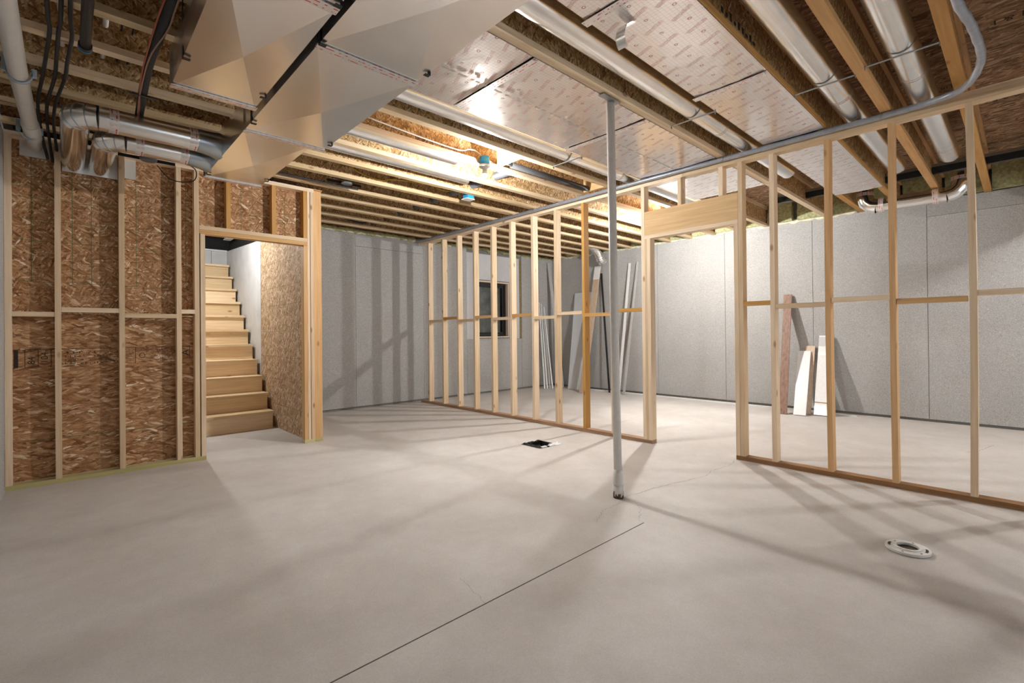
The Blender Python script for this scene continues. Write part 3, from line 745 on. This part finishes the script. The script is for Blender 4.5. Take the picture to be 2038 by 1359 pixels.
# wide foil field, y 1.93 - 2.72
fsh.append(foil('printed foil sheet meeting the wide trunk duct at the wide bay', 1.20, 1.985, 1.93, 2.725, zf, 1))
fsh.append(foil('printed foil sheet over the drain box, mirroring the studs', 2.0, 3.18, 1.93, 2.725, zf, 2))
fsh.append(foil('printed foil sheet between the grey standpipe and the doorway header', 3.20, 4.40, 1.93, 2.725, zf, 3))
fsh.append(foil('printed foil sheet past the doorway header in the wide bay', 4.46, 5.61, 1.93, 2.725, zf, 4))
fsh.append(foil('narrow printed foil sheet with a loose curled flap', 1.955, 3.15, 1.065, 1.52, zf, 6))
fsh.append(foil('narrow printed foil sheet near the wide trunk duct', .75, 1.945, 1.065, 1.52, zf, 5))
fsh.append(foil('narrow printed foil sheet ending at the stud partition', 3.16, 4.40, 1.065, 1.52, zf, 7))
fsh.append(foil('narrow printed foil sheet past the partition toward the right wall', 4.46, 6.70, 1.065, 1.52, zf, 8))
for o, x, ya, yb in ((fsh[1], 2.01, 1.94, 2.70), (fsh[2], 3.21, 1.95, 2.72), (fsh[4], 1.965, 1.08, 1.54), (fsh[6], 3.17, 1.08, 1.54)):
    bx('foil_tape', x-.02, x+.03, ya, yb, zf-.0125, zf-.0105, 'tape_y', o)
for o, xa, xb in ((fsh[0], 1.3, 1.98), (fsh[1], 2.05, 3.15), (fsh[2], 3.25, 4.38)):      # stapled line under the hidden joist
    b = MB(); rnd = random.Random(int(xa*10)); xx = xa
    while xx < xb:
        l = rnd.uniform(.02, .07); b.box(xx, min(xb, xx+l), 2.335, 2.352, zf-.013, zf-.0105); xx += l+rnd.uniform(.01, .05)
    b.build('staple_line', 'galvanised_bright', o)['kind'] = 'stuff'
# curled loose flap of the foil
b = MB(); vs = []; n = 12
for i in range(n+1):
    a = 2.6*i/n; yv, zv = 1.37-.0*i, 0
    px_, pz = .075*math.sin(a), -.075*(1-math.cos(a))*1.0
    for dy in (-.028, .028): vs.append((2.15-px_, 1.37+dy+.03*math.sin(a*.5), zf-.012+pz*.9))
b.add(vs, [(2*i, 2*i+1, 2*i+3, 2*i+2) for i in range(n)], True); b.build('curled_flap', 'galvanised', fsh[4])

# ================================================================ PIPES AND CABLES OVERHEAD, left
pv = thing('pvc_pipe', (-.19, 3.8, 2.65), 'white plastic drain pipe slung below the joists along the left wall', 'pipe')
tb('pipe', [(-.20, .8, 2.675), (-.195, 3.9, 2.69), (-.18, 4.86, 2.695), (-.175, 5.40, 2.70)], .043, 'white_pvc', pv, 24)
MB().tube([(-.181, 4.80, 2.695), (-.176, 5.02, 2.697), (-.176, 5.14, 2.697), (-.175, 5.15, 2.697)], .05, 24, True, [.049, .05, .05, .045]).build('coupling', 'white_pvc', pv)
for yy in (3.92, 5.0, 2.9):
    b = MB(); vs = []; n = 16
    for i in range(n+1):
        a = math.pi*(.86+1.28*i/n)
        for dy in (0, .022):
            for rr in (.049, .055): vs.append((-.19+rr*math.cos(a), yy+dy, 2.692+rr*math.sin(a)))
    fs = []
    for i in range(n):
        o = 4*i
        fs += [(o, o+1, o+5, o+4), (o+2, o+6, o+7, o+3), (o+1, o+3, o+7, o+5), (o, o+4, o+6, o+2)]
    b.add(vs, fs, True); b.box(-.14, -.118, yy, yy+.022, 2.69, 2.735); b.box(-.262, -.24, yy, yy+.022, 2.69, JZ); b.build('pipe_hook', 'pale_blue_plastic', pv)
def cable(name, label, cat, pts, rad, mat, group=None, seg=8):
    return tag(tb(name, smoothpath(pts), rad, mat, None, seg), label, cat, group)
cable('cable', 'thick black cable nearest the white plastic pipe', 'cable', [(-.06, 1.2, 2.765), (-.06, 3.12, 2.765), (-.055, 3.42, 2.765), (-.075, 3.74, 2.765), (-.096, 4.04, 2.765), (-.13, 4.49, 2.765), (-.135, 4.9, 2.76), (-.12, 5.28, 2.70), (-.10, 5.33, 2.60)], .0095, 'black_rubber')
cable('cable', 'thick black cable running between two other black cables', 'cable', [(0.0, 1.2, 2.765), (-.010, 3.08, 2.765), (-.022, 3.42, 2.765), (-.034, 3.77, 2.765), (-.045, 4.05, 2.765), (-.085, 4.49, 2.765), (-.095, 4.9, 2.76), (-.085, 5.28, 2.70), (-.07, 5.33, 2.58)], .0095, 'black_rubber')
cable('cable', 'thick black cable nearest the black drain pipe', 'cable', [(.03, 1.2, 2.765), (.022, 3.05, 2.765), (.030, 3.42, 2.765), (.012, 3.77, 2.765), (.002, 4.0, 2.765), (-.045, 4.49, 2.765), (-.06, 4.9, 2.76), (-.05, 5.28, 2.70), (-.045, 5.33, 2.60)], .0095, 'black_rubber')
bp = thing('black_pipe', (.08, 2.4, 2.68), 'stub of black plastic pipe with a blue ring at its end', 'pipe')
tb('pipe', [(.075, .8, 2.70), (.08, 3.40, 2.70)], .023, 'black_plastic', bp, 18)
MB().ring((.08, 3.33, 2.70), (0, 1, 0), .022, .029, .05, 20).build('end_collar', 'black_plastic', bp); MB().ring((.08, 3.36, 2.70), (0, 1, 0), .023, .0305, .006, 20).build('ring', 'blue_plastic', bp)
cable('flex_tube', 'black insulated tube dropping onto the round branch duct', 'tube', [(.375, 1.2, 2.725), (.362, 2.63, 2.705), (.345, 3.28, 2.70), (.365, 3.9, 2.70), (.375, 4.16, 2.69)], .024, 'black_foam', None, 14)
cable('cable', 'thin red wire strapped along the black insulated tube', 'cable', [(.40, 1.2, 2.69), (.335, 2.5, 2.685), (.322, 3.0, 2.68), (.325, 3.5, 2.676), (.355, 3.9, 2.67), (.37, 4.15, 2.665)], .004, 'cable_red')
cable('cable', 'thin brown wire crossing the black insulated tube', 'cable', [(.385, 1.8, 2.683), (.375, 2.6, 2.678), (.372, 2.85, 2.675), (.335, 3.2, 2.674), (.34, 3.7, 2.672), (.36, 4.1, 2.66)], .004, 'cable_brown')
for i, (xx, mat, lb, rr) in enumerate(((.165, 'cable_white', 'white water tube threaded through the joists beside the black stub pipe', .013), (-.02, 'cable_white', 'white water tube threaded through the joists behind the black cables', .013), (.235, 'black_rubber', 'thin black cable threaded through the joists beside the white tube', .005), (.285, 'black_rubber', 'thin black cable threaded through the joists beside the black insulated tube', .005))):
    cable('tube' if i < 2 else 'cable', lb, 'tube' if i < 2 else 'cable', [(xx, 2.0, 2.93), (xx, 3.1, 2.93), (xx+.01, 3.9, 2.93), (xx+.005, 4.78, 2.93)], rr, mat)
cable('cable', 'pair of black wires slanting down behind the round branch duct', 'cable', [(-.03, 4.45, 2.76), (.03, 4.6, 2.72), (.12, 4.65, 2.68), (.22, 4.64, 2.67)], .007, 'black_rubber')
bx('cable_clip', .29, .43, 3.72, 3.735, 2.667, 2.673, 'black_plastic'); tag(bpy.data.objects['cable_clip'], 'black plastic clip under the black insulated tube', 'clip')

# conduit along the partition
cb = thing('grey_conduit', (4.40, 3.0, 2.72), 'grey flexible conduit strapped along the partition top and looping overhead', 'conduit')
pth = [(4.42, 7.12, 2.765), (4.425, 6.8, 2.752), (4.43, 4.9, 2.752), (4.43, 3.1, 2.753), (4.43, 1.9, 2.752), (4.43, 1.2, 2.752), (4.43, .7, 2.752), (4.39, .43, 2.745), (4.25, .25, 2.73), (3.88, .155, 2.72), (3.45, .165, 2.725), (3.10, .205, 2.74), (2.6, .205, 2.75), (2.0, .20, 2.75)]
p = smoothpath(pth, 10)
MB().tube(p, .021, 12, True, [.021+.0015*math.sin(i*1.7) for i in range(len(p))]).build('tube', 'grey_conduit', cb)
for yv in (1.87, .70, 3.09, 4.30, 5.1, 5.55, 6.3, 6.76):
    MB().ring((4.43, yv, 2.752), (0, 1, 0), .021, .0245, .016, 16).build('strap_clip', 'strap_steel', cb)

# ================================================================ PIPES IN THE BAYS beyond
gp = tag(tb('vent_pipe', [(3.44, 3.58, 2.885), (3.43, 6.85, 2.885)], .042, 'dark_grey_pipe', None, 18), 'dark grey pipe crossing the far joist bays near the partition', 'pipe')
for xx, mat, lb in ((2.72, 'cable_white', 'white cable crossing the far joist bays above the stair side'), (2.66, 'black_rubber', 'black cable crossing the far joist bays above the stair side'),
                    (3.02, 'cable_white', 'white cable crossing the far joist bays midway to the grey pipe'), (3.55, 'cable_white', 'white cable crossing the far joist bays beside the grey pipe'),
                    (6.05, 'cable_white', 'white cable crossing the far joist bays past the partition')):
    cable('cable', lb, 'cable', [(xx, 4.6, 2.91), (xx+.01, 5.6, 2.905), (xx, 6.3, 2.91), (xx+.02, 7.1, 2.90)], .009, mat)
cable('cable', 'yellow cable sagging in the bay near the stair doorway', 'cable', [(2.15, 4.72, 2.90), (2.30, 4.72, 2.85), (2.5, 4.72, 2.835), (2.65, 4.70, 2.87), (3.1, 4.69, 2.90), (3.25, 4.68, 2.87), (3.5, 4.68, 2.89)], .006, 'cable_yellow')
cable('cable', 'black cable lying over the top plate beside the doorway', 'cable', [(1.3, 5.05, 2.785), (1.75, 5.05, 2.79), (2.1, 5.03, 2.775), (2.36, 4.99, 2.77)], .010, 'black_rubber')
cable('cable', 'sagging black cable loop in the last bays by the grey wall', 'cable', [(2.75, 6.58, 2.86), (2.9, 6.58, 2.83), (3.15, 6.58, 2.80), (3.28, 6.45, 2.83), (3.3, 6.40, 2.89)], .013, 'black_rubber')
cable('cable', 'white cable running along the joist to the lit bulb', 'cable', [(1.70, 3.500, 2.88), (2.2, 3.500, 2.855), (2.62, 3.495, 2.845), (2.72, 3.47, 2.87), (2.80, 3.46, 2.865), (2.87, 3.45, 2.82)], .006, 'cable_white')
cable('cable', 'white cable leaving the lit bulb toward the partition', 'cable', [(2.90, 3.46, 2.80), (3.0, 3.50, 2.83), (3.3, 3.58, 2.83), (3.7, 3.58, 2.825), (4.2, 3.58, 2.83), (4.7, 3.58, 2.84)], .006, 'cable_white')
fp = thing('foam_pipe', (3.8, 3.42, 2.79), 'pipe in black foam sleeve between wood blocks beside the bulb', 'pipe')
tb('sleeve', [(3.22, 3.43, 2.825), (4.40, 3.42, 2.825)], .030, 'black_foam', fp, 16); tb('pipe', [(3.14, 3.43, 2.825), (3.22, 3.43, 2.825)], .013, 'strap_steel', fp, 14)
for xa in (3.08, 4.42):
    tag(bx('wood_block', xa, xa+.04, 3.155, 3.49, 2.80, 2.98, 'ply_y'), 'plywood block between joists at the ' + ('bulb end' if xa < 4 else 'partition end')+' of the foam pipe', 'wood block')

# ================================================================ LAMPS
def lamp(x, y, z, label, bm_='bulb', watt=1.0):
    t = thing('bulb_fixture', (x, y, z-.03), label, 'light fixture')
    MB().tube([(x, y, z+.095), (x, y, z+.17)], .048, 12).build('junction_box', 'blue_plastic', t)
    MB().tube([(x, y, z+.096), (x, y, z+.08), (x, y, z+.066), (x, y, z+.06), (x, y, z+.03)], .05, 24, True, [.055, .055, .035, .021, .021]).build('lampholder', 'white_pvc', t)
    MB().tube([(x, y, z+.008), (x, y, z+.012), (x, y, z+.034), (x, y, z+.045)], .028, 24, True, [.0285, .0285, .022, .018]).build('bulb_base', 'white_pvc', t)
    bm = bmesh.new(); bmesh.ops.create_icosphere(bm, subdivisions=3, radius=.024)
    for v in bm.verts:
        if v.co.z > .010: v.co.x *= .82; v.co.y *= .82; v.co.z *= 1.3
    me = bpy.data.meshes.new('bulb'); bm.to_mesh(me); bm.free()
    for p_ in me.polygons: p_.use_smooth = True
    me.materials.append(M[bm_]); o = bpy.data.objects.new('bulb', me); COL.objects.link(o); place(o, (x, y, z), t)
    ld = bpy.data.lights.new('bulb_light', 'POINT'); ld.energy = BULB*watt; ld.shadow_soft_size = .026; ld.color = (1, .985, .955)
    lo = bpy.data.objects.new('bulb_light', ld); COL.objects.link(lo); place(lo, (x, y, z), t)
lamp(2.88, 3.44, 2.655, 'lit bare bulb in a white holder under a blue box between joists', 'bulb', 1.0)
lamp(6.30, 3.44, 2.655, 'lit bare bulb hidden behind the doorway header', 'bulb', 1.7)
lamp(6.30, -1.15, 2.90, 'lit bare bulb between joists by the near right wall', 'bulb', 1.2)
lamp(1.08, 7.05, 2.60, 'lit bare bulb over the stairs', 'bulb_low', .6)
j2 = thing('junction_box', (3.45, 4.44, 2.73), 'blue junction box with a white cover plate among the far joists', 'electrical box')
bx('box', 3.405, 3.495, 4.375, 4.465, 2.745, 2.815, 'blue_plastic', j2); bx('cover_plate', 3.39, 3.51, 4.375, 4.48, 2.736, 2.744, 'white_pvc', j2)

# ================================================================ STANDPIPE, DRAIN, FLANGE
sp = thing('standpipe', (2.858, 1.974, 0), 'grey-white plastic standpipe rising from the floor to the joists', 'pipe')
tp, bt = Vector((2.785, 1.955, 2.772)), Vector((2.858, 1.974, 0))
MB().tube([bt.lerp(tp, .06), bt.lerp(tp, .5)+Vector((-.004, .002, 0)), tp], .0285, 24).build('pipe', 'grey_white_paint', sp)
MB().tube([bt+Vector((0,0,.095)), bt+Vector((0,0,.10)), bt+Vector((0,0,.16)), bt+Vector((0,0,.172)), bt+Vector((-.002,0,.205))], .038, 24, True, [.034, .037, .037, .0335, .0325]).build('coupling', 'white_pvc', sp)
MB().tube([bt, bt+Vector((0,0,.055)), bt+Vector((0,0,.1))], .033, 24, True, [.036, .035, .034]).build('stub', 'grey_white_paint', sp); stub_ = sp.children[-1]
b = MB(); rnd = random.Random(5)
for k in range(24):
    a = 2*math.pi*k/24; h = rnd.uniform(.01, .055); a2 = a+2*math.pi/24
    b.add([(bt.x+.0368*math.cos(a), bt.y+.0368*math.sin(a), 0), (bt.x+.0368*math.cos(a2), bt.y+.0368*math.sin(a2), 0), (bt.x+.0362*math.cos(a2), bt.y+.0362*math.sin(a2), h), (bt.x+.0362*math.cos(a), bt.y+.0362*math.sin(a), h)], [(0, 1, 2, 3)])
b.build('dirt_ring', 'rust_dirt', sp)
bx('strap_plate', 2.63, 2.83, 1.90, 1.945, JZ-.012, JZ-.008, 'strap_steel', sp)

dr = thing('drain_box', (3.65, 3.475, -.11), 'square floor opening lined with crumpled black plastic sheeting', 'floor drain')
b = MB()
b.box(hx0, hx0+.006, hy0, hy1, -.26, -.002); b.box(hx1-.006, hx1, hy0, hy1, -.26, -.002); b.box(hx0, hx1, hy0, hy0+.006, -.26, -.002); b.box(hx0, hx1, hy1-.006, hy1, -.26, -.002); b.box(hx0, hx1, hy0, hy1, -.27, -.26)
b.build('pit', 'black_rubber', dr)
def rag(name, cx, cy, wx, wy, h, mat, seed, n=9, zoff=.004):
    rnd = random.Random(seed); vs = []
    for i in range(n):
        for k in range(n):
            e = min(i, n-1-i, k, n-1-k)
            vs.append((cx+wx*(i/(n-1)-.5)+rnd.uniform(-.006, .006), cy+wy*(k/(n-1)-.5)+rnd.uniform(-.006, .006), zoff+(0 if e == 0 else rnd.uniform(0, h))))
    return MB().add(vs, [(i*n+k, (i+1)*n+k, (i+1)*n+k+1, i*n+k+1) for i in range(n-1) for k in range(n-1)]).build(name, mat, dr)
rag('plastic_sheet', hx0+.01, (hy0+hy1)/2+.015, .06, .27, .02, 'black_plastic', 1)
rag('plastic_sheet', (hx0+hx1)/2+.02, hy1-.01, .2, .03, .012, 'black_plastic', 2)
rag('clear_film', hx1-.05, hy0+.02, .17, .06, .02, 'white_plastic_film', 3)
bx('foam_scrap', 3.535, 3.60, hy0+.005, hy0+.04, -.02, .012, 'white_trim', dr)

fl = thing('closet_flange', (3.255, .425, 0), 'white plastic toilet flange set on the concrete floor', 'toilet flange')
cx, cy = 3.262, .434
MB().ring((cx, cy, .004), (0, 0, 1), .058, .096, .012, 40).build('flange_ring', 'white_pvc', fl)
MB().ring((cx, cy, .010), (0, 0, 1), .048, .059, .012, 40).build('inner_rim', 'white_pvc', fl)
MB().ring((cx, cy, .0), (0, 0, 1), .080, .092, .005, 40).build('base_ring', 'grey_trim', fl)
MB().tube([(cx, cy, .001), (cx, cy, .005)], .05, 30).build('pipe_bottom', 'rust_dirt', fl)
for a0 in (-.25+math.pi/2, -.25-math.pi/2):
    b = MB(); n = 8; vs = []
    for i in range(n+1):
        a = a0+.6*i/n
        for rr in (.072, .084): vs.append((cx+rr*math.cos(a), cy+rr*math.sin(a), .0166))
    b.add(vs, [(2*i, 2*i+1, 2*i+3, 2*i+2) for i in range(n)]); b.build('bolt_slot', 'black_rubber', fl)
for k in range(6):
    a = .9+k*math.pi/3; MB().tube([(cx+.078*math.cos(a), cy+.078*math.sin(a), .0155), (cx+.078*math.cos(a), cy+.078*math.sin(a), .0168)], .005, 10).build('screw_hole', 'dark_grey_pipe', fl)

# ================================================================ BOARDS LEANING ON THE WALLS
def lean(name, label, cat, b0, b1, t0, t1, th, mat, n_hint, group=None):
    """a real board: bottom edge b0-b1 on the floor, top edge t0-t1 on the wall"""
    b0, b1, t0, t1 = map(Vector, (b0, b1, t0, t1))
    nn = (b1-b0).cross(t0-b0).normalized()
    if nn.dot(Vector(n_hint)) < 0: nn = -nn
    lo = [b0, b1, t1, t0]; hi = [q+nn*th for q in lo]
    dz = min(q.z for q in lo+hi); sh = Vector((0, 0, max(0, .002-dz)))
    b = MB(); b.add([q+sh for q in lo+hi], [(3,2,1,0), (4,5,6,7), (0,1,5,4), (1,2,6,5), (2,3,7,6), (3,0,4,7)])
    return tag(b.build(name, mat), label, cat, group)
WX = RX-.012
R_ = (-1, 0, .1); B_ = (0, -1, .1)
# trims against the window wall
for i, (xb, yb, xt) in enumerate(((7.300, 6.86, 7.50), (7.345, 6.83, 7.555), (7.40, 6.80, 7.60), (7.445, 6.77, 7.65))):
    lean('trim_strip', 'thin white trim strip leaning on the window wall in the corner', 'trim', (xb, yb, 0), (xb+.028, yb-.01, 0), (xt, BY-.015, 1.83-.03*i), (xt+.028, BY-.015, 1.83-.03*i), .01, ('white_trim', 'white_trim', 'grey_trim', 'white_trim')[i], B_, 'trim strips by the window wall')
lean('trim_strip', 'thin tan wood strip leaning among the white trims by the window wall', 'trim', (7.47, 6.80, 0), (7.485, 6.80, 0), (7.63, BY-.02, 1.25), (7.645, BY-.02, 1.25), .01, 'beige_z', B_)
lean('trim_board', 'tall grey trim board leaning in the corner by the window wall', 'trim', (7.66, 6.70, 0), (7.75, 6.70, 0), (7.78, BY-.015, 2.71), (7.87, BY-.015, 2.71), .014, 'grey_trim', B_)
# on the right wall
lean('closet_sheet', 'wide pale white panel leaning on the right wall near the corner', 'panel', (7.62, 6.474, 0), (7.70, 6.02, 0), (WX-.01, 6.525, 2.0), (WX-.01, 6.06, 2.0), .016, 'blue_sheet', R_)
fb = lean('floor_plank', 'long wood floor plank with a white end leaning near the white panel', 'plank', (7.28, 5.90, 0), (7.28, 5.76, 0), (WX-.02, 5.99, 2.51), (WX-.02, 5.84, 2.51), .014, 'beige_z', R_)
lean('metal_angle', 'long black metal strip leaning between wood plank and standpipe', 'metal strip', (7.70, 5.515, 0), (7.70, 5.475, 0), (WX-.02, 5.853, 2.36), (WX-.02, 5.815, 2.36), .012, 'black_plastic', R_)
lean('trim_strip', 'tall bright white trim strip leaning beyond the standpipe', 'trim', (7.69, 5.30, 0), (7.69, 5.25, 0), (WX-.02, 5.19, 2.49), (WX-.02, 5.14, 2.49), .012, 'white_trim', R_)
lean('trim_strip', 'tall shiny grey trim strip leaning by the doorway king stud', 'trim', (7.575, 5.11, 0), (7.575, 5.065, 0), (WX-.02, 5.01, 2.50), (WX-.02, 4.967, 2.50), .012, 'grey_trim', R_)
b0, b1, t0, t1 = (7.335, 2.37, 0), (7.335, 2.265, 0), (WX-.02, 2.473, 1.705), (WX-.02, 2.364, 1.705)
lean('floor_plank', 'dark walnut plank leaning on the right wall', 'plank', b0, b1, t0, t1, .014, 'walnut_z', R_)
lean('shelf_board', 'glossy white shelf board leaning on the right wall before a beige board', 'shelf board', (7.36, 2.191, 0), (7.36, 2.04, 0), (WX-.075, 2.27, .86), (WX-.075, 2.11, .86), .018, 'white_trim', R_)
lean('shelf_board', 'beige wood board leaning behind the glossy white shelf board', 'shelf board', (7.54, 2.16, 0), (7.54, 2.03, 0), (WX-.01, 2.19, .935), (WX-.01, 2.07, .935), .016, 'beige_z', R_)
wpk = lean('wrapped_board', 'white board in clear wrap with tape bands leaning on the right wall', 'wrapped board', (7.53, 1.986, 0), (7.53, 1.80, 0), (WX-.01, 2.013, 1.08), (WX-.01, 1.858, 1.08), .03, 'white_plastic_film', R_)
tag(bx('trim_strip', RX-.17, RX-.13, 2.55, 6.3, .001, .018, 'white_trim'), 'long white trim strip lying on the floor along the right wall', 'trim')
tag(bx('trim_strip', RX-.19, RX-.155, 1.55, 2.0, .001, .014, 'white_trim'), 'short white trim strip lying on the floor by the wrapped board', 'trim')

def band(parent, b0, b1, t0, t1, f0, f1, th, mat, name):
    b0, b1, t0, t1 = map(Vector, (b0, b1, t0, t1)); nn = (b1-b0).cross(t0-b0).normalized()
    if nn.x > 0: nn = -nn
    q = [b0.lerp(t0, f0), b1.lerp(t1, f0), b1.lerp(t1, f1), b0.lerp(t0, f1)]; sh = Vector((0, 0, .004))
    lo = [p+nn*(th+.0005)+sh for p in q]; hi = [p+nn*(th+.002)+sh for p in q]
    MB().add(lo+hi, [(3,2,1,0), (4,5,6,7), (0,1,5,4), (1,2,6,5), (2,3,7,6), (3,0,4,7)]).build(name, mat, parent)
band(fb, (7.28, 5.90, 0), (7.28, 5.76, 0), (WX-.02, 5.99, 2.51), (WX-.02, 5.84, 2.51), .89, 1.0, .014, 'white_trim', 'white_end')
for f0, f1, mt in ((.0, .11, 'plate_metal'), (.145, .155, 'cable_brown'), (.74, .78, 'plate_metal'), (.86, .98, 'smooth_panel')):
    band(wpk, (7.53, 1.986, 0), (7.53, 1.80, 0), (WX-.01, 2.013, 1.08), (WX-.01, 1.858, 1.08), f0, f1, .03, mt, 'wrap_band')
